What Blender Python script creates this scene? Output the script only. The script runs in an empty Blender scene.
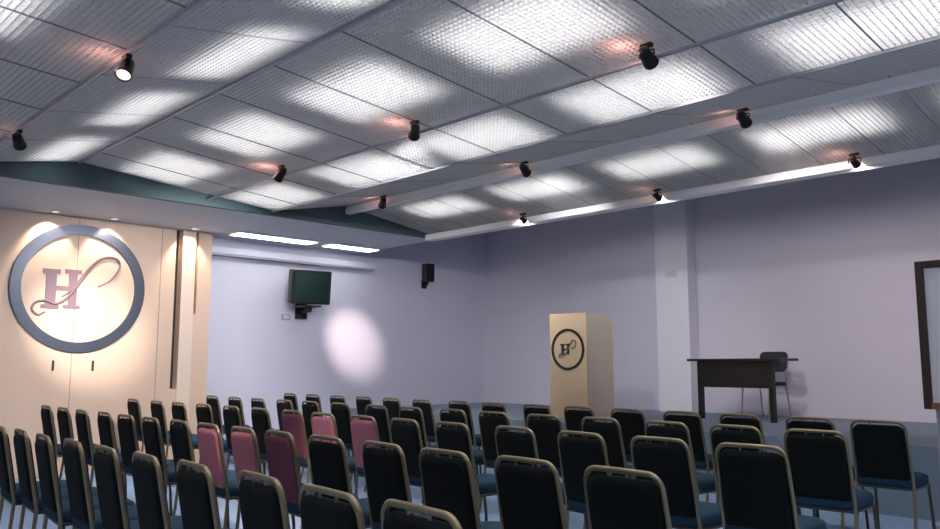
import bpy, bmesh, math, random
from mathutils import Vector, Matrix
random.seed(7)
PI = math.pi
SC = bpy.context.scene
COL = SC.collection

# ------------------------------------------------------------------ materials
def new_mat(name):
    m = bpy.data.materials.new(name); m.use_nodes = True
    nt = m.node_tree
    for n in list(nt.nodes): nt.nodes.remove(n)
    out = nt.nodes.new('ShaderNodeOutputMaterial')
    return m, nt, out

def pbr(name, col, rough=.6, metal=0., noise=0., nscale=20., bump=0., col2=None, stretch=(1, 1, 1), spec=.5):
    m, nt, out = new_mat(name)
    b = nt.nodes.new('ShaderNodeBsdfPrincipled')
    b.inputs['Base Color'].default_value = (*col, 1)
    b.inputs['Roughness'].default_value = rough
    b.inputs['Metallic'].default_value = metal
    b.inputs['Specular IOR Level'].default_value = spec
    nt.links.new(b.outputs[0], out.inputs[0])
    if noise or bump:
        tc = nt.nodes.new('ShaderNodeTexCoord')
        mp = nt.nodes.new('ShaderNodeMapping'); mp.inputs['Scale'].default_value = stretch
        nz = nt.nodes.new('ShaderNodeTexNoise'); nz.inputs['Scale'].default_value = nscale; nz.inputs['Detail'].default_value = 4
        nt.links.new(tc.outputs['Object'], mp.inputs[0]); nt.links.new(mp.outputs[0], nz.inputs['Vector'])
        if noise:
            c2 = col2 or tuple(max(0, c * (1 - noise)) for c in col)
            mx = nt.nodes.new('ShaderNodeMix'); mx.data_type = 'RGBA'
            mx.inputs[6].default_value = (*c2, 1); mx.inputs[7].default_value = (*col, 1)
            nt.links.new(nz.outputs['Fac'], mx.inputs[0]); nt.links.new(mx.outputs[2], b.inputs['Base Color'])
        if bump:
            bp = nt.nodes.new('ShaderNodeBump'); bp.inputs['Strength'].default_value = bump; bp.inputs['Distance'].default_value = .004
            nt.links.new(nz.outputs['Fac'], bp.inputs['Height']); nt.links.new(bp.outputs[0], b.inputs['Normal'])
    return m

def emit(name, col, s):
    m, nt, out = new_mat(name)
    e = nt.nodes.new('ShaderNodeEmission'); e.inputs[0].default_value = (*col, 1); e.inputs[1].default_value = s
    nt.links.new(e.outputs[0], out.inputs[0]); return m

def louvre_mat():
    """pale translucent blades of an open-cell lighting louvre"""
    m, nt, out = new_mat('louvre_blade'); N = nt.nodes; L = nt.links
    df = N.new('ShaderNodeBsdfDiffuse'); df.inputs[0].default_value = (.66, .66, .66, 1)
    tl = N.new('ShaderNodeBsdfTranslucent'); tl.inputs[0].default_value = (.66, .66, .66, 1)
    s1 = N.new('ShaderNodeMixShader'); s1.inputs[0].default_value = .35; L.new(df.outputs[0], s1.inputs[1]); L.new(tl.outputs[0], s1.inputs[2])
    L.new(s1.outputs[0], out.inputs[0]); return m

M = dict(
    wall=pbr('lavender_paint', (.69, .69, .81), .75, noise=.04, nscale=3),
    wallmauve=pbr('mauve_grey_paint', (.70, .68, .765), .75, noise=.04, nscale=3),
    colpaint=pbr('white_column_paint', (.84, .84, .88), .7, noise=.03, nscale=3),
    soffit=pbr('blue_grey_paint', (.57, .62, .67), .7, noise=.04, nscale=3),
    fascia=pbr('shaded_grey_green_paint', (.06, .11, .115), .7),  # grey-green with the shade on the bulkhead put into the colour
    plenum=pbr('plenum_grey', (.36, .37, .385), .9),
    louvre=louvre_mat(),
    tbar=pbr('grey_metal_bar', (.42, .43, .46), .4, .3),
    tbar_dark=pbr('dark_metal_bar', (.18, .19, .21), .5, .2),
    rail=pbr('white_rail', (.93, .93, .92), .35),
    lamp=emit('fluorescent_diffuser', (1, .965, .975), 8),
    strip=emit('strip_lens', (1, .98, 1), 7),
    bulb=emit('halogen_lens', (1, .68, .55), 2),
    blackmetal=pbr('black_metal', (.012, .012, .014), .4, .3),
    black=pbr('black_plastic', (.012, .014, .014), .45),
    screen=pbr('crt_glass', (.020, .055, .042), .25),
    maple=pbr('maple_panel', (.77, .575, .43), .5, noise=.13, nscale=3, stretch=(1, 1, .08)),
    maple_light=pbr('pale_maple', (.86, .70, .56), .5, noise=.08, nscale=3, stretch=(1, 1, .08)),
    slot=pbr('dark_slot', (.035, .028, .025), .7),
    steel=pbr('blue_grey_steel', (.075, .088, .12), .38, .6),
    mauve=pbr('mauve_lettering', (.22, .14, .17), .5),
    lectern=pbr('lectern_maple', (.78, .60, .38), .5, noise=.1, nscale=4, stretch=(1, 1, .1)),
    lectern_side=pbr('lectern_lit_side', (.82, .71, .56), .5, noise=.06, nscale=4),  # front's maple lightened, light from the right put into the colour
    ink=pbr('dark_ink', (.02, .02, .025), .5),
    fabric=pbr('dark_green_black_fabric', (.0055, .0085, .0085), .9, noise=.5, nscale=60, bump=.3, spec=.2),
    seatfab=pbr('navy_teal_fabric', (.018, .05, .085), .9, noise=.4, nscale=60, bump=.3, spec=.2),
    rose=pbr('rose_back', (.52, .19, .24), .9, noise=.3, nscale=60, bump=.3, spec=.2),  # rose and plum colours for a few chair backs, others stay dark
    plum=pbr('plum_back', (.20, .07, .10), .9, noise=.4, nscale=40, bump=.3, spec=.2),
    gold=pbr('aged_gold_tube', (.26, .21, .13), .35, .7),
    leg=pbr('dark_bronze_tube', (.09, .08, .06), .4, .6),
    carpet=pbr('blue_carpet', (.32, .45, .64), .95, noise=.25, nscale=90, bump=.5, spec=.1),
    stagecarpet=pbr('grey_blue_carpet', (.30, .36, .44), .95, noise=.2, nscale=90, bump=.4, spec=.1),
    tablewood=pbr('black_laminate', (.012, .012, .013), .35),
    chairgrey=pbr('charcoal_fabric', (.035, .045, .05), .85, noise=.3, nscale=50),
    chrome=pbr('dull_chrome', (.45, .45, .47), .3, .9),
    boardframe=pbr('dark_brown_frame', (.055, .03, .025), .4),
    boardwhite=pbr('whiteboard_white', (.82, .81, .84), .25),
    tray=pbr('red_brown_tray', (.30, .12, .09), .5),
    grey=pbr('light_grey_metal', (.48, .5, .53), .45, .4),
    plate=pbr('pale_grey_plastic', (.42, .42, .47), .5),
)

# ------------------------------------------------------------------ mesh helpers
def box(bm, x0, x1, y0, y1, z0, z1):
    v = [bm.verts.new(p) for p in ((x0,y0,z0),(x1,y0,z0),(x1,y1,z0),(x0,y1,z0),(x0,y0,z1),(x1,y0,z1),(x1,y1,z1),(x0,y1,z1))]
    for f in ((3,2,1,0),(4,5,6,7),(0,1,5,4),(1,2,6,5),(2,3,7,6),(3,0,4,7)): bm.faces.new([v[i] for i in f])
    return v

def cbox(bm, c, s, mat=None):
    v = box(bm, -s[0]/2, s[0]/2, -s[1]/2, s[1]/2, -s[2]/2, s[2]/2)
    for q in v:
        p = q.co
        if mat: p = mat @ p
        q.co = p + Vector(c)

def quad(bm, a, b, c, d): bm.faces.new([bm.verts.new(p) for p in (a, b, c, d)])

def tube(bm, pts, r, seg=10, closed=False, cap=True):
    P = [Vector(p) for p in pts]; n = len(P); rings = []; prev = None
    for i in range(n):
        if closed: t = (P[(i+1) % n] - P[i-1]).normalized()
        else: t = (P[min(i+1, n-1)] - P[max(i-1, 0)]).normalized()
        if prev is None:
            a = Vector((0, 0, 1)) if abs(t.z) < .9 else Vector((1, 0, 0))
            u = t.cross(a).normalized()
        else:
            u = (prev - t * prev.dot(t)).normalized()
        prev = u; w = t.cross(u)
        rr = r[i] if isinstance(r, (list, tuple)) else r
        rings.append([bm.verts.new(P[i] + (u * math.cos(2*PI*k/seg) + w * math.sin(2*PI*k/seg)) * rr) for k in range(seg)])
    m = n if closed else n - 1
    for i in range(m):
        A, B = rings[i], rings[(i+1) % n]
        for k in range(seg): bm.faces.new([A[k], A[(k+1) % seg], B[(k+1) % seg], B[k]])
    if cap and not closed:
        bm.faces.new(list(reversed(rings[0]))); bm.faces.new(rings[-1])

def pad(bm, outline, t, inset, mat):
    """cushion: outline in local (u,v), thickness t along w, rounded over with insets; mat maps (u,v,w) to place"""
    def ring(s, w):
        cx = sum(p[0] for p in outline)/len(outline); cy = sum(p[1] for p in outline)/len(outline)
        hx = max(abs(p[0]-cx) for p in outline); hy = max(abs(p[1]-cy) for p in outline)
        return [bm.verts.new(mat @ Vector((cx+(p[0]-cx)*(1-s/hx), cy+(p[1]-cy)*(1-s/hy), w))) for p in outline]
    R = [ring(inset, -t/2), ring(inset*.3, -t*.38), ring(0, -t*.15), ring(0, t*.15), ring(inset*.3, t*.38), ring(inset, t/2), ring(inset*2.6, t*.56)]
    n = len(outline)
    for a, b in zip(R, R[1:]):
        for k in range(n): bm.faces.new([a[k], a[(k+1) % n], b[(k+1) % n], b[k]])
    bm.faces.new(list(reversed(R[0]))); bm.faces.new(R[-1])

def rrect(w, h, rs, seg=6):
    """rounded rectangle, radii rs for (right-top, left-top, left-bottom, right-bottom)"""
    out = []
    for i, (sx, sy) in enumerate(((1,1),(-1,1),(-1,-1),(1,-1))):
        r = rs[i]; cx = sx*(w/2-r); cy = sy*(h/2-r)
        for k in range(seg+1):
            a = PI/2*i + PI/2*k/seg
            out.append((cx + r*math.cos(a), cy + r*math.sin(a)))
    return out

def lathe(bm, prof, c=(0,0,0), mat=None, seg=24):
    rings = []
    for r, z in prof:
        ring = []
        for k in range(seg):
            p = Vector((r*math.cos(2*PI*k/seg), r*math.sin(2*PI*k/seg), z))
            if mat: p = mat @ p
            ring.append(bm.verts.new(p + Vector(c)))
        rings.append(ring)
    for a, b in zip(rings, rings[1:]):
        for k in range(seg): bm.faces.new([a[k], a[(k+1) % seg], b[(k+1) % seg], b[k]])
    bm.faces.new(list(reversed(rings[0]))); bm.faces.new(rings[-1])

def ring_flat(bm, cy, cz, ro, ri, x0, x1, seg=96):
    """flat annulus standing in the y-z plane, from x0 (back) to x1 (front)"""
    R = []
    for r, x in ((ro, x0), (ro, x1), (ri, x1), (ri, x0)):
        R.append([bm.verts.new((x, cy + r*math.cos(2*PI*k/seg), cz + r*math.sin(2*PI*k/seg))) for k in range(seg)])
    for i in range(4):
        a, b = R[i], R[(i+1) % 4]
        for k in range(seg): bm.faces.new([a[k], a[(k+1) % seg], b[(k+1) % seg], b[k]])

def smooth_path(ctrl, n=8):
    P = [Vector(p) for p in ctrl]; out = []
    for i in range(len(P)-1):
        p0 = P[max(i-1, 0)]; p1 = P[i]; p2 = P[i+1]; p3 = P[min(i+2, len(P)-1)]
        for k in range(n):
            t = k/n
            out.append(.5*((2*p1) + (p2-p0)*t + (2*p0-5*p1+4*p2-p3)*t*t + (3*p1-p0-3*p2+p3)*t**3))
    out.append(P[-1]); return out

def obj(name, bm, mat, parent=None, smooth=False, bevel=0.):
    bmesh.ops.recalc_face_normals(bm, faces=bm.faces)
    me = bpy.data.meshes.new(name); bm.to_mesh(me); bm.free()
    me.materials.append(M[mat] if isinstance(mat, str) else mat)
    if smooth:
        for p in me.polygons: p.use_smooth = True
        try: me.set_sharp_from_angle(angle=math.radians(50))
        except Exception: pass
    o = bpy.data.objects.new(name, me); COL.objects.link(o)
    if parent: o.parent = parent
    if bevel:
        md = o.modifiers.new('edge', 'BEVEL'); md.width = bevel; md.segments = 2; md.limit_method = 'ANGLE'
    return o

def B(): return bmesh.new()
def tag(o, label, cat, group=None):
    o['label'] = label; o['category'] = cat
    if group: o['group'] = group
    return o
def thing(name, label, cat, loc=(0,0,0), rotz=0, group=None):
    o = bpy.data.objects.new(name, None); COL.objects.link(o); o.empty_display_size = .1
    o.location = loc; o.rotation_euler = (0, 0, rotz)
    return tag(o, label, cat, group)
def struct(name, bm, mat, **k):
    o = obj(name, bm, mat, **k); o['kind'] = 'structure'; return o
def boxobj(name, mat, parent, x0, x1, y0, y1, z0, z1, bevel=0.):
    bm = B(); box(bm, x0, x1, y0, y1, z0, z1); return obj(name, bm, mat, parent, bevel=bevel)
def sbox(name, mat, *a):
    bm = B(); box(bm, *a); return struct(name, bm, mat)
def dup(root, loc, rotz):
    r = root.copy(); COL.objects.link(r); r.location = loc; r.rotation_euler = (0, 0, rotz)
    for ch in list(root.children):
        c = ch.copy(); COL.objects.link(c); c.parent = r
        for g in ch.children:
            d = g.copy(); COL.objects.link(d); d.parent = c
    return r
ORD = ['first','second','third','fourth','fifth','sixth','seventh','eighth','ninth','tenth','eleventh','twelfth',
       'thirteenth','fourteenth','fifteenth','sixteenth']

# ------------------------------------------------------------------ setting
XL, XR, YB, YF, ZR = -10.55, 3.6, -2.6, 10.65, 4.3
XF = -8.5                    # front face of the dropped soffit along the left wall
YS, ZS = 7.5, .6             # stage edge and height
sbox('floor', 'carpet', XL-.2, XR+.2, YB-.2, YF+.2, -.12, 0)
sbox('floor', 'stagecarpet', XL, XR, YS, YF, 0, ZS)
sbox('wall_left', 'wall', XL-.2, XL, YB-.2, YF+.2, 0, ZR)
sbox('wall_right', 'wallmauve', XL, XR, YF, YF+.2, 0, ZR)
sbox('wall_back', 'wall', XL, XR, YB-.2, YB, 0, ZR)
sbox('wall_far', 'wall', XR, XR+.2, YB-.2, YF+.2, 0, ZR)
sbox('ceiling', 'plenum', XL-.2, XR+.2, YB-.2, YF+.2, ZR, ZR+.15)
sbox('trim_column', 'colpaint', -6.67, -6.13, YF-.24, YF, ZS, ZR)
# soffit and bulkheads round the louvred ceiling
sbox('ceiling', 'soffit', XL, XF-.06, YB, 7.66, 3.07, 3.16)
sbox('wall_bulkhead', 'fascia', XF-.06, XF, YB, 7.66, 3.07, ZR)
sbox('wall_bulkhead', 'soffit', XF, XR, 7.56, 7.66, 3.06, ZR)
CELL, DEPTH = .038, .027
# folded louvre ceiling: ridges and valleys run parallel to the stage wall
PROF = [(-2.6, 3.16), (-.45, 3.33), (1.76, 3.16), (2.72, 3.33), (4.95, 3.125), (6.0, 3.33), (7.5, 3.12)]
def prof_z(y):
    for (a, b), (c, d) in zip(PROF, PROF[1:]):
        if a <= y <= c: return b + (d-b)*(y-a)/(c-a)
for (a, b), (c, d) in zip(PROF, PROF[1:]):
    bm = B(); sl = (d-b)/(c-a); hb = .0018
    y = math.ceil(a/CELL)*CELL
    while y < c:
        z = b + sl*(y-a); box(bm, XF, XR, y-hb, y+hb, z, z+DEPTH); y += CELL
    x = XF + CELL/2
    while x < XR:
        v = box(bm, x-hb, x+hb, a, c, 0, DEPTH)
        for q in v: q.co.z += b + sl*(q.co.y-a)
        x += CELL
    struct('ceiling', bm, 'louvre')
# thin bars between the louvre trays
tn = 0
for i, ((a, b), (c, d)) in enumerate(zip(PROF, PROF[1:])):
    bm = B(); st = (1.06, .80, 1.06, .80, 1.06, .53)[i]; x = XF + st - (.26 if i % 2 else 0)
    L = math.hypot(c-a, d-b); ang = math.atan2(d-b, c-a)
    while x < XR - .1:
        cbox(bm, (x, (a+c)/2, (b+d)/2 - .003), (.008, L, .008), Matrix.Rotation(ang, 3, 'X')); x += st
    tn += 1; struct('trim_%d' % tn, bm, 'tbar' if i in (0, 2, 4, 5) else 'tbar_dark')
for y, w in ((-.45, .02), (2.72, .025), (4.95, .018)):
    tn += 1; sbox('trim_%d' % tn, 'tbar', XF, XR, y-w/2, y+w/2, prof_z(y)-.02, prof_z(y))

# ------------------------------------------------------------------ lights above the louvre
COLX = [-7.85, -6.2, -4.62, -3.05, -1.48, .09, 1.66, 3.0]
rows_l = [('back row', -1.5, COLX, 1.05, .6), ('row over the nearest chairs', .9, COLX, 1.05, .62),
          ('narrow row by the first ridge', 2.38, COLX, 1.1, .36),
          ('near side of the middle track', 3.43, COLX, 1.06, .66),
          ('far side of the middle track', 4.62, COLX, 1.06, .62),
          ('row nearest the stage', 6.66, [-7.3, -5.75, -4.2, -2.65, -1.1, .45, 2.0], 1.06, .5)]
for nm, y, xs, lx, ly in rows_l:
    z = prof_z(y)
    sl = (prof_z(y+.05) - prof_z(y-.05)) / .1; ang = math.atan(sl)
    for k, x in enumerate(xs):
        t = thing('ceiling_light', '%s fluorescent ceiling light from logo wall, %s' % (ORD[k], nm), 'ceiling light', (x, y, z + .12), 0,
                  'fluorescent lights above the louvres')
        t.rotation_euler = (ang, 0, 0)
        bm = B(); w, h = lx/2, ly/2
        for s in (-1, 1):
            box(bm, s*w-.008, s*w+.008, -h, h, 0, .1); box(bm, -w, w, s*h-.008, s*h+.008, 0, .1)
        for xx in (-.3, .3): box(bm, xx-.02, xx+.02, -h, h, .09, .1)
        obj('housing', bm, 'plenum', t)
        bm = B(); quad(bm, (-w, h, .012), (w, h, .012), (w, -h, .012), (-w, -h, .012)); obj('diffuser', bm, 'lamp', t)

# white light tracks / rails
def rail(label, y, z0, z1, w, mat='rail'):
    o = boxobj('lighting_track', mat, None, XF, XR, y-w/2, y+w/2, z0, z1, bevel=.008)
    return tag(o, label, 'lighting track')
rail('long pale lighting track at upper left carrying two black spotlights', 1.76, 3.125, 3.158, .025, 'tbar')
rail('thin grey lighting track across the middle of the sloping louvre ceiling', 4.1, 3.125, 3.15, .025, 'tbar')
rail('thick white lighting track between the last two ceiling bays', 6.06, 3.225, 3.315, .09)
rail('white lighting track along the stage edge of the ceiling', 7.47, 3.03, 3.11, .16)

# ------------------------------------------------------------------ track spotlights
def light_spot(loc, target, watts, col, ang, blend=.6, size=.03, name='spot_lamp'):
    l = bpy.data.lights.new(name, 'SPOT'); l.energy = watts; l.color = col; l.spot_size = math.radians(ang); l.spot_blend = blend; l.shadow_soft_size = size
    o = bpy.data.objects.new(name, l); COL.objects.link(o); o.location = loc
    o.rotation_euler = (Vector(target) - Vector(loc)).to_track_quat('-Z', 'Y').to_euler(); return o
def light_point(loc, watts, col, size=.04):
    l = bpy.data.lights.new('lamp_spill', 'POINT'); l.energy = watts; l.color = col; l.shadow_soft_size = size
    o = bpy.data.objects.new('lamp_spill', l); COL.objects.link(o); o.location = loc; return o
WARM = (1, .60, .46)
def spotlight(x, y, z, target, label, watts, ang, col=WARM, spill=.5, lit=True, blend=.9, k=1.):
    """z = underside of the track"""
    t = thing('track_spotlight', label, 'spotlight', (x, y, z), 0, 'spotlights on the ceiling tracks')
    d = Vector(target) - Vector((x, y, z - .08)); d.normalize()
    q = d.to_track_quat('-Z', 'Y').to_matrix()
    bm = B(); box(bm, -.04, .04, -.018, .018, -.025, .001); obj('track_adapter', bm, 'blackmetal', t, bevel=.004)
    bm = B(); tube(bm, [(0, 0, -.02), (0, 0, -.05)], .011, 8); obj('stem', bm, 'blackmetal', t, smooth=True)
    c = Vector((0, 0, -.08))
    bm = B(); lathe(bm, [(a*k, b*k) for a, b in ((.018, .075), (.036, .06), (.040, .02), (.046, -.055), (.049, -.06), (.049, -.075), (.043, -.075), (.041, -.06))], c, q, 20)
    h = obj('lamp_head', bm, 'blackmetal', t, smooth=True)
    bm = B(); lathe(bm, [(.040*k, -.060*k), (.040*k, -.064*k)], c, q, 20); obj('lens', bm, 'bulb' if lit else 'screen', h)
    bm = B(); tube(bm, [(-.052, 0, -.08), (-.052, 0, -.05), (0, 0, -.038), (.052, 0, -.05), (.052, 0, -.08)], .006, 6); obj('yoke', bm, 'blackmetal', t)
    p = Vector((x, y, z)) + c + q @ Vector((0, 0, -.085))
    if watts: light_spot(p, target, watts, col, ang, blend)
    if spill: light_point((x - .12, y - .10, z - .05), spill, (1, .45, .36))
    return t
WASH = (.99, .95, .98)
PINK = (1, .86, .84)
WASH = (.99, .95, .98)
PINK = (1, .86, .84)
spotlight(-6.95, 1.76, 3.125, (-10.2, 3.44, 1.74), 'black spotlight at far upper left aimed at the round logo', 950, 23, (1, .88, .82), .3, blend=1)
spotlight(-4.77, 1.76, 3.125, (-3.5, .7, .6), 'black spotlight at upper left glowing pinkish white', 40, 50, WARM, 1.2)
spotlight(-2.45, 1.76, 3.125, (-5.45, 3.20, .70), 'black spotlight just above the picture lighting the rose chairs', 850, 20, (1, .74, .64), .4)
spotlight(-6.78, 4.03, 3.21, (-10.4, 4.1, .7), 'black spotlight on the thin middle track, nearest the logo wall', 330, 88, WASH, 1.2)
spotlight(-4.77, 4.03, 3.21, (-10.0, 7.9, 1.0), 'black spotlight on the thin middle track, near the ceiling centre', 320, 60, WASH, 1.2)
spotlight(-2.60, 4.03, 3.21, (-4.0, 10.6, 1.5), 'large black spotlight on the thin middle track, at upper right', 118, 44, PINK, 1.2)
spotlight(-7.59, 5.92, 3.315, (-10.55, 7.66, 1.64), 'black spotlight on the thick white track, nearest the logo wall', 620, 19, (1, .80, .72), .5, blend=1)
spotlight(-5.29, 5.92, 3.315, (-7.0, 10.6, 1.4), 'black spotlight on the thick white track, in its middle', 105, 58, WASH, .4)
spotlight(-2.94, 5.92, 3.315, (-3.4, 10.6, 1.4), 'black spotlight on the thick white track, at its right end', 95, 58, PINK, .4)
spotlight(-6.55, 7.30, 3.14, (-8.2, 10.6, 2.15), 'small spotlight on the stage edge track, left of the column', 105, 125, WASH, .3, k=.75)
spotlight(-4.63, 7.30, 3.14, (-5.0, 10.6, 2.15), 'small spotlight on the stage edge track, in front of the column top', 92, 125, WASH, .3, k=.75)
spotlight(-2.60, 7.30, 3.14, (-2.6, 10.6, 2.15), 'small glowing spotlight on the stage edge track, right of the column', 80, 125, PINK, .6, k=.75)
spotlight(-.6, 7.30, 3.14, (-1.0, 10.6, 2.15), 'small spotlight on the stage edge track, beyond the right edge of the picture', 80, 125, PINK, .3, k=.75)

# recessed downlights in the soffit, above the logo panel
for x, y, lb, w in ((-10.02, 2.98, 'left one of two downlights above the round logo', 30),
                    (-10.02, 3.66, 'right one of two downlights above the round logo', 30),
                    (-10.02, 4.70, 'recessed downlight above the pale upright board', 26)):
    t = thing('downlight', 'small recessed ' + lb if 'recessed' not in lb else 'small ' + lb, 'downlight', (x, y, 3.07), 0, 'downlights in the soffit')
    bm = B(); lathe(bm, [(.055, 0), (.055, -.012), (.042, -.016), (.040, -.004)]); obj('trim_ring', bm, 'rail', t, smooth=True)
    bm = B(); lathe(bm, [(.038, -.002), (.038, -.006)]); obj('lens', bm, 'bulb', t)
    light_spot((x, y, 3.045), (x - .2, y, 2.72), w, (1, .80, .66), 80, .5, .02, 'downlight_lamp')

# strip lights in the soffit
for y0, y1, lb in ((5.2, 6.5, 'left'), (6.7, 7.62, 'right')):
    t = thing('strip_light', 'long white strip light in the grey soffit above the television, %s one of two' % lb, 'strip light', (-9.95, (y0+y1)/2, 3.076), 0, 'strip lights in the soffit')
    h = (y1-y0)/2 - .03
    bm = B(); box(bm, -.15, .15, -h-.02, h+.02, -.03, 0); obj('housing', bm, 'rail', t)
    bm = B(); box(bm, -.13, .13, -h, h, -.036, -.028); obj('lens', bm, 'strip', t)

# ------------------------------------------------------------------ logo panel
pn = thing('logo_panel', 'tall beige wood wall panel with a round metal logo and dark slots', 'wall panel', (-10.3, 3.0, 0))
ox, oy = -10.3, 3.0
def pbox(name, mat, x0, x1, y0, y1, z0, z1): return boxobj(name, mat, pn, x0-ox, x1-ox, y0-oy, y1-oy, z0, z1)
pbox('backing', 'slot', -10.53, -10.36, -2.5, 5.04, 0, 3.068)
for a, b in ((-2.5, -.62), (-.612, 1.4), (1.408, 3.33), (3.336, 4.36), (4.366, 4.555)):
    pbox('board', 'maple', -10.36, -10.25, a, b, 0, 3.065)
pbox('pale_board', 'maple_light', -10.36, -10.22, 4.635, 4.815, 0, 3.065)
pbox('board', 'maple', -10.36, -10.25, 4.865, 5.06, 0, 3.065)
pbox('board', 'maple', -10.36, -10.25, 4.815, 4.865, 0, 1.95)
pbox('board', 'maple', -10.36, -10.25, 4.555, 4.635, 0, .97)
bm = B(); ring_flat(bm, 3.38-oy, 2.20, .775, .655, 0.045, .08); o = obj('logo_ring', bm, 'steel', pn, smooth=True); o['label'] = 'dark steel ring'
# letter H with slab serifs, and the script flourish crossing it
X0, X1 = .048, .062
bm = B()
def lb(y0, y1, z0, z1): box(bm, X0, X1, y0-oy, y1-oy, z0, z1)
lb(2.995, 3.11, 1.985, 2.36); lb(2.955, 3.15, 2.36, 2.41); lb(2.955, 3.15, 1.94, 1.985)
lb(3.25, 3.345, 1.99, 2.37); lb(3.20, 3.39, 2.37, 2.42); lb(3.20, 3.39, 1.95, 1.99); lb(3.11, 3.25, 2.16, 2.215)
o = obj('logo_letter', bm, 'mauve', pn); o['label'] = 'mauve slab serif letter H'
def path(c, r, x=.066):
    bm = B(); P = smooth_path([(x, a-oy, b) for a, b in c]); n = len(P)
    tube(bm, P, [r*(.55+.45*math.sin(PI*i/(n-1))) for i in range(n)], 8); return bm
sc1 = [(3.0, 1.9), (2.93, 1.86), (2.86, 1.92), (2.89, 2.0), (2.99, 2.03), (3.12, 2.0), (3.25, 2.09), (3.37, 2.27), (3.52, 2.5), (3.65, 2.6), (3.8, 2.59), (3.83, 2.48), (3.73, 2.32), (3.58, 2.23)]
sc2 = [(3.17, 2.08), (3.30, 2.19), (3.45, 2.42), (3.57, 2.57)]
o = obj('logo_script', path(sc1, .016), 'mauve', pn, smooth=True); o['label'] = 'mauve script flourish'
obj('logo_script', path(sc2, .012), 'mauve', pn, smooth=True)
for y, z in ((3.13, 1.27), (3.58, 1.27)):
    bm = B(); box(bm, .048, .062, y-oy-.012, y-oy+.012, z-.06, z+.06); obj('peg', bm, 'slot', pn)

# ------------------------------------------------------------------ things on the left wall
t = thing('pelmet', 'long narrow white pelmet high on the left wall above the television', 'pelmet', (XL, 6.5, 2.83))
boxobj('casing', 'wall', t, -.006, .14, -1.42, 1.5, 0, .10, bevel=.01)
boxobj('lower_lip', 'tbar', t, .02, .12, -1.41, 1.49, -.02, 0)

tv = thing('television', 'black box television with dark green screen mounted on the left wall', 'television', (-10.12, 6.55, 2.42), math.radians(-16))
tl = Matrix.Rotation(math.radians(7), 3, 'Y')
def tbm(parts):
    bm = B()
    for c, s in parts: cbox(bm, tl @ Vector(c), s, tl)
    return bm
W, Hh = .60, .50
SK = Vector((1, .86, .93))
obj('casing', tbm([((.0, 0, 0), (.20, W, Hh))]), 'black', tv, bevel=.02)
bm = B()
v = box(bm, -.34, -.09, -.24, .24, -.20, .20)
for q in v:
    if q.co.x < -.2: q.co.y *= .62; q.co.z *= .66
    q.co = tl @ q.co
obj('tube_housing', bm, 'black', tv, bevel=.02)
bm = B(); n = 10
gv = [[bm.verts.new(tl @ Vector((.104 + .012*(1-(2*i/n-1)**2)*(1-(2*j/n-1)**2), (i/n-.5)*.50, (j/n-.5)*.40+.012))) for j in range(n+1)] for i in range(n+1)]
for i in range(n):
    for j in range(n): bm.faces.new([gv[i][j], gv[i+1][j], gv[i+1][j+1], gv[i][j+1]])
o = obj('screen', bm, 'screen', tv, smooth=True); o['label'] = 'dark green glass screen'
bm = B()
box(bm, -.42, -.39, -.09, .09, -.45, -.20); cbox(bm, (-.21, 0, -.345), (.40, .05, .05)); cbox(bm, (-.02, 0, -.315), (.06, .08, .10)); cbox(bm, (-.04, 0, -.285), (.32, .30, .02))
br = obj('wall_bracket', bm, 'blackmetal', tv)

t = thing('loudspeaker', 'small black loudspeaker hung high on the left wall near the corner', 'loudspeaker', (XL, 9.15, 2.86), math.radians(-14))
boxobj('cabinet', 'black', t, 0.09, .25, -.085, .085, -.155, .155, bevel=.012)
boxobj('grille', 'blackmetal', t, .248, .26, -.075, -.008, -.14, .14); boxobj('grille', 'blackmetal', t, .248, .26, .008, .075, -.14, .14)
bm = B(); tube(bm, [(.0, 0, -.20), (.12, 0, -.20), (.16, 0, -.14)], .022, 8); box(bm, -.02, .02, -.05, .05, -.26, -.12); obj('wall_bracket', bm, 'blackmetal', t)

t = thing('wall_socket', 'small pale socket plate on the left wall below the television', 'socket', (XL, 6.42, 1.99))
boxobj('plate', 'plate', t, 0, .014, -.075, .075, -.045, .045, bevel=.004); boxobj('insert', 'wall', t, .014, .018, -.05, .05, -.025, .025)

t = thing('wall_plate', 'faint pale plate on the column face on the stage wall', 'plate', (-6.40, YF-.24, 2.62))
boxobj('plate', 'wall', t, -.09, .09, -.012, 0, -.05, .05, bevel=.003)

# ------------------------------------------------------------------ lectern on the stage
lc = thing('lectern', 'beige wooden lectern with a ringed black logo standing on the stage', 'lectern', (-6.52, 8.40, ZS))
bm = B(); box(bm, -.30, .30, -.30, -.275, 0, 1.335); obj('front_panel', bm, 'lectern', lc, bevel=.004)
bm = B(); v = box(bm, -.30, .30, -.275, .26, 0, 1.33)
for q in v:
    if q.co.z > 1 and q.co.y > 0: q.co.z -= .05
o = obj('body', bm, 'lectern_side', lc, bevel=.006); o['label'] = 'lectern body coloured as if lit from the right'
LZ = .875
bm = B()
R = []
seg = 48
for r, y in ((.265, -.30), (.265, -.312), (.232, -.312), (.232, -.30)):
    R.append([bm.verts.new((r*math.cos(2*PI*k/seg), y, LZ + r*math.sin(2*PI*k/seg))) for k in range(seg)])
for i in range(4):
    a, b = R[i], R[(i+1) % 4]
    for k in range(seg): bm.faces.new([a[k], a[(k+1) % seg], b[(k+1) % seg], b[k]])
o = obj('logo_ring', bm, 'ink', lc); o['label'] = 'thin black ring'
bm = B()
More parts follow.
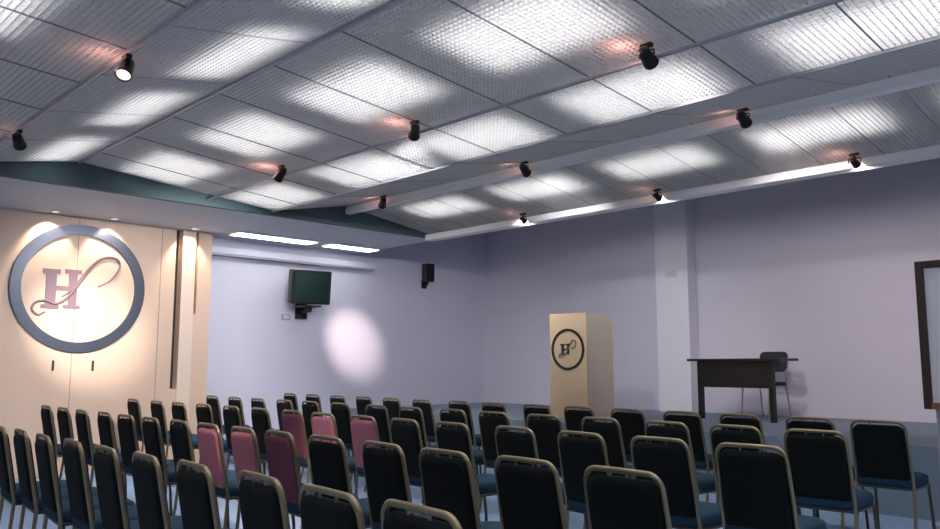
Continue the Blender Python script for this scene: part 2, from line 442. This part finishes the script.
for x0, x1, z0, z1 in ((-.125, -.08, .90, 1.07), (-.15, -.055, 1.055, 1.078), (-.15, -.055, .895, .918), (-.01, .03, .91, 1.07), (-.035, .055, 1.058, 1.08), (-.08, -.01, .975, 1.0)):
    box(bm, x0*.8, x1*.8, -.308, -.3, LZ + (z0-.99)*.8, LZ + (z1-.99)*.8)
o = obj('logo_letter', bm, 'ink', lc); o['label'] = 'black letter H'
bm = B(); P = smooth_path([(a*.8, b, LZ + (c-.99)*.8) for a, b, c in [(-.10, -.31, .86), (-.17, -.31, .87), (-.15, -.31, .92), (-.05, -.31, .90), (.03, -.31, 1.02), (.10, -.31, 1.13), (.17, -.31, 1.11), (.15, -.31, 1.03), (.08, -.31, 1.0)]])
tube(bm, P, .007, 6); obj('logo_script', bm, 'mauve', lc, smooth=True)

# ------------------------------------------------------------------ table and chair on the stage
tb = thing('table', 'long black table standing on the stage before the back wall', 'table', (-4.88, 9.42, ZS), math.radians(-8))
bm = B(); box(bm, -.62, .68, -.22, .22, .725, .755); obj('tabletop', bm, 'tablewood', tb, bevel=.004)
for x in (-.53, .50):
    bm = B(); box(bm, x-.026, x+.026, -.10, -.03, 0, .725); box(bm, x-.026, x+.026, -.03, .03, .66, .725); obj('leg', bm, 'tablewood', tb, bevel=.004)
bm = B(); box(bm, -.51, .52, -.125, -.10, .40, .725); obj('modesty_panel', bm, 'tablewood', tb)
bm = B(); box(bm, -.50, .50, -.10, .10, .66, .725); obj('apron', bm, 'tablewood', tb)

def fold_chair():
    t = thing('chair', 'dark grey chair pushed in behind the black stage table', 'chair', (-4.82, 9.95, ZS), PI + math.radians(-8))
    bm = B(); pad(bm, rrect(.42, .40, (.06,)*4), .045, .012, Matrix.Translation((0, 0, .44))); obj('seat', bm, 'chairgrey', t, smooth=True)
    bm = B(); mt = Matrix.Translation((0, -.235, .72)) @ Matrix.Rotation(math.radians(98), 4, 'X')
    pad(bm, rrect(.40, .26, (.06,)*4), .035, .012, mt); obj('backrest', bm, 'chairgrey', t, smooth=True)
    for s in (-1, 1):
        bm = B(); tube(bm, [(s*.19, .17, .42), (s*.20, .21, 0)], .011, 8); obj('leg', bm, 'chrome', t, smooth=True)
        bm = B(); tube(bm, [(s*.18, -.25, .80), (s*.19, -.19, .42), (s*.20, -.26, 0)], .011, 8); obj('leg', bm, 'chrome', t, smooth=True)
    return t
fold_chair()

# ------------------------------------------------------------------ whiteboard at right
wb = thing('whiteboard', 'mobile whiteboard in a dark brown frame at the right edge', 'whiteboard', (-1.28, 7.06, 0))
w0, w1, z0, z1 = -.82, .82, .93, 2.10
bm = B(); box(bm, w0, w0+.065, -.025, .025, z0, z1); obj('frame_side', bm, 'boardframe', wb, bevel=.005)
bm = B(); box(bm, w1-.065, w1, -.025, .025, z0, z1); obj('frame_side', bm, 'boardframe', wb, bevel=.005)
bm = B(); box(bm, w0+.065, w1-.065, -.025, .025, z1-.06, z1); obj('frame_top', bm, 'boardframe', wb, bevel=.005)
bm = B(); box(bm, w0+.065, w1-.065, -.025, .025, z0, z0+.05); obj('frame_bottom', bm, 'boardframe', wb, bevel=.005)
bm = B(); box(bm, w0+.065, w1-.065, -.01, .015, z0+.05, z1-.06); o = obj('writing_surface', bm, 'boardwhite', wb); o['label'] = 'white writing surface'
bm = B(); box(bm, w0+.08, w1-.08, -.09, -.025, z0+.005, z0+.035); box(bm, w0+.08, w1-.08, -.10, -.09, z0+.005, z0+.055); o = obj('pen_tray', bm, 'tray', wb); o['label'] = 'red-brown pen tray'
for x in (w0+.10, w1-.10):
    bm = B(); box(bm, x-.018, x+.018, -.02, .02, .06, z0); lg = obj('leg', bm, 'grey', wb, bevel=.004)
    bm = B(); box(bm, x-.02, x+.02, -.22, .22, .05, .085); obj('foot', bm, 'grey', wb, bevel=.004)
    for y in (-.19, .19):
        bm = B(); lathe(bm, [(.012, -.012), (.025, -.010), (.025, .010), (.012, .012)], (x, y, .025), Matrix.Rotation(PI/2, 3, 'Y'), 14); obj('caster', bm, 'black', wb)

# ------------------------------------------------------------------ banquet chairs
def make_chair():
    t = thing('banquet_chair', '', 'chair', (0, 0, 0))
    # inverted-U back tube; the uprights lean back
    def bp(x, s):      # s = height up the lean
        return (x, -.185 - .085*(s-.42)/.46, s)
    pts = [bp(-.200, .415), bp(-.199, .60), bp(-.192, .80)]
    for k in range(1, 7):
        a = PI/2*k/6; pts.append(bp(-.132 - .060*math.cos(a), .806 + .062*math.sin(a)))
    pts += [bp(0, .8695)]
    pts += [(-p[0], p[1], p[2]) for p in reversed(pts[:-1])]
    bm = B(); tube(bm, pts, .0115, 10); o = obj('back_frame', bm, 'gold', t, smooth=True); o['label'] = 'bent gold tube'
    lean = math.atan2(.085, .46)
    mt = Matrix.Translation(bp(0, .650)) @ Matrix.Rotation(PI/2 + lean, 4, 'X')
    bm = B(); pad(bm, rrect(.366, .392, (.055, .055, .02, .02)), .046, .013, mt); obj('backrest', bm, 'fabric', t, smooth=True)
    for s in (-1, 1):
        bm = B(); tube(bm, [bp(s*.055, .835), bp(s*.055, .864)], .006, 6); obj('bracket', bm, 'gold', t)
    bm = B(); pad(bm, rrect(.425, .44, (.12, .12, .05, .05)), .075, .02, Matrix.Translation((0, .01, .44))); o = obj('seat', bm, 'seatfab', t, smooth=True); o['label'] = 'navy padded seat'
    bm = B()
    for s in (-1, 1): tube(bm, [(s*.195, -.19, .395), (s*.195, .19, .395)], .011, 8)
    tube(bm, [(-.195, .17, .395), (.195, .17, .395)], .011, 8); tube(bm, [(-.195, -.185, .395), (.195, -.185, .395)], .011, 8)
    obj('seat_frame', bm, 'leg', t, smooth=True)
    for s in (-1, 1):
        bm = B(); tube(bm, [(s*.195, .17, .395), (s*.200, .20, .20), (s*.205, .215, .0)], .012, 8); obj('leg', bm, 'leg', t, smooth=True)
        bm = B(); tube(bm, [(s*.200, -.184, .42), (s*.203, -.20, .22), (s*.208, -.255, .0)], .012, 8); obj('leg', bm, 'gold', t, smooth=True)
    return t
proto = make_chair(); proto.scale = (.96, 1, 1)
ROWS = [
    (6.24, [-10.07, -9.49, -8.92, -8.35, -7.79, -7.21, -6.6, -6.05, -5.46, -4.91, -4.34, -3.78, -3.24, -2.68, -2.13], 'front row by the stage'),
    (5.03, [-10.02, -9.4, -8.84, -8.25, -7.72, -7.14, -6.53, -5.99, -5.41, -4.88, -4.31, -3.76, -3.18, -2.66, -2.08], 'second row from the stage'),
    (3.88, [-9.72, -9.07, -8.51, -7.95, -7.35, -6.8, -6.26, -5.75, -5.21, -4.66, -4.13, -3.56, -3.01, -2.48, -1.92], 'third row from the stage'),
    (2.61, [-8.72, -8.22, -7.69, -7.18, -6.66, -6.18, -5.70, -5.24, -4.77, -4.30, -3.81, -3.30, -2.81, -2.32, -1.81], 'fourth row from the stage'),
    (1.53, [-6.0, -5.56, -5.07, -4.59, -4.10, -3.63, -3.17, -2.67, -2.2, -1.73], 'row nearest the camera'),
]
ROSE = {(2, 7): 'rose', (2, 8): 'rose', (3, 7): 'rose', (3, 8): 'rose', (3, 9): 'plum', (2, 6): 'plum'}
first = True
rose_data = {}
for r, (yt, xs, rn) in enumerate(ROWS):
    n = len(xs)
    for i, x in enumerate(xs):
        k = n - 1 - i                                  # counted from the right end
        deg = (2, -2, -5)[min(k, 2)] if r < 3 else (-4, -5, -5)[min(k, 2)]
        th = math.radians(deg + random.uniform(-1.5, 1.5))
        ox_, oy_ = -.27*(-math.sin(th)), -.27*math.cos(th)
        x += -.05 if k == 0 else (0, 0, -.03, -.04, -.02)[r] * (1 if k < 6 else 0)
        loc = (x - ox_, yt - oy_ + random.uniform(-.015, .015), 0)
        if first: c = proto; first = False; c.location = loc; c.rotation_euler = (0, 0, th)
        else: c = dup(proto, loc, th)
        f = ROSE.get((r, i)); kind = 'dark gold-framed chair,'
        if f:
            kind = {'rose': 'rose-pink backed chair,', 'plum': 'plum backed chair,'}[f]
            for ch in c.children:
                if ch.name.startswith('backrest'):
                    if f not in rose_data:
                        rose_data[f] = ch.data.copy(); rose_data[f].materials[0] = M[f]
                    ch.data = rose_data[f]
        pos = 'at right end of the ' if k == 0 else ('at left end of the ' if i == 0 else ORD[k] + ' from right in the ')
        tag(c, kind + ' ' + pos + rn, 'chair', 'banquet chairs in rows')

# ------------------------------------------------------------------ camera and view
cam = bpy.data.cameras.new('camera'); cam.sensor_width = 36; cam.lens = 802.9/940*36; cam.clip_end = 100
co = bpy.data.objects.new('camera', cam); COL.objects.link(co)
co.location = (0, 0, 1.27); co.rotation_euler = (math.radians(90 + 7.174), 0, math.radians(45.745))
SC.camera = co
w = bpy.data.worlds.new('world'); SC.world = w; w.use_nodes = True
w.node_tree.nodes['Background'].inputs[0].default_value = (.5, .55, .65, 1); w.node_tree.nodes['Background'].inputs[1].default_value = .05
vs = SC.view_settings
SC.display_settings.display_device = 'sRGB'
vs.view_transform = 'Standard'; vs.look = 'None'; vs.gamma = 1; vs.exposure = .3; vs.use_curve_mapping = False
SC.cycles.max_bounces = 10; SC.cycles.diffuse_bounces = 6; SC.cycles.transparent_max_bounces = 12
SC.cycles.sample_clamp_indirect = 6
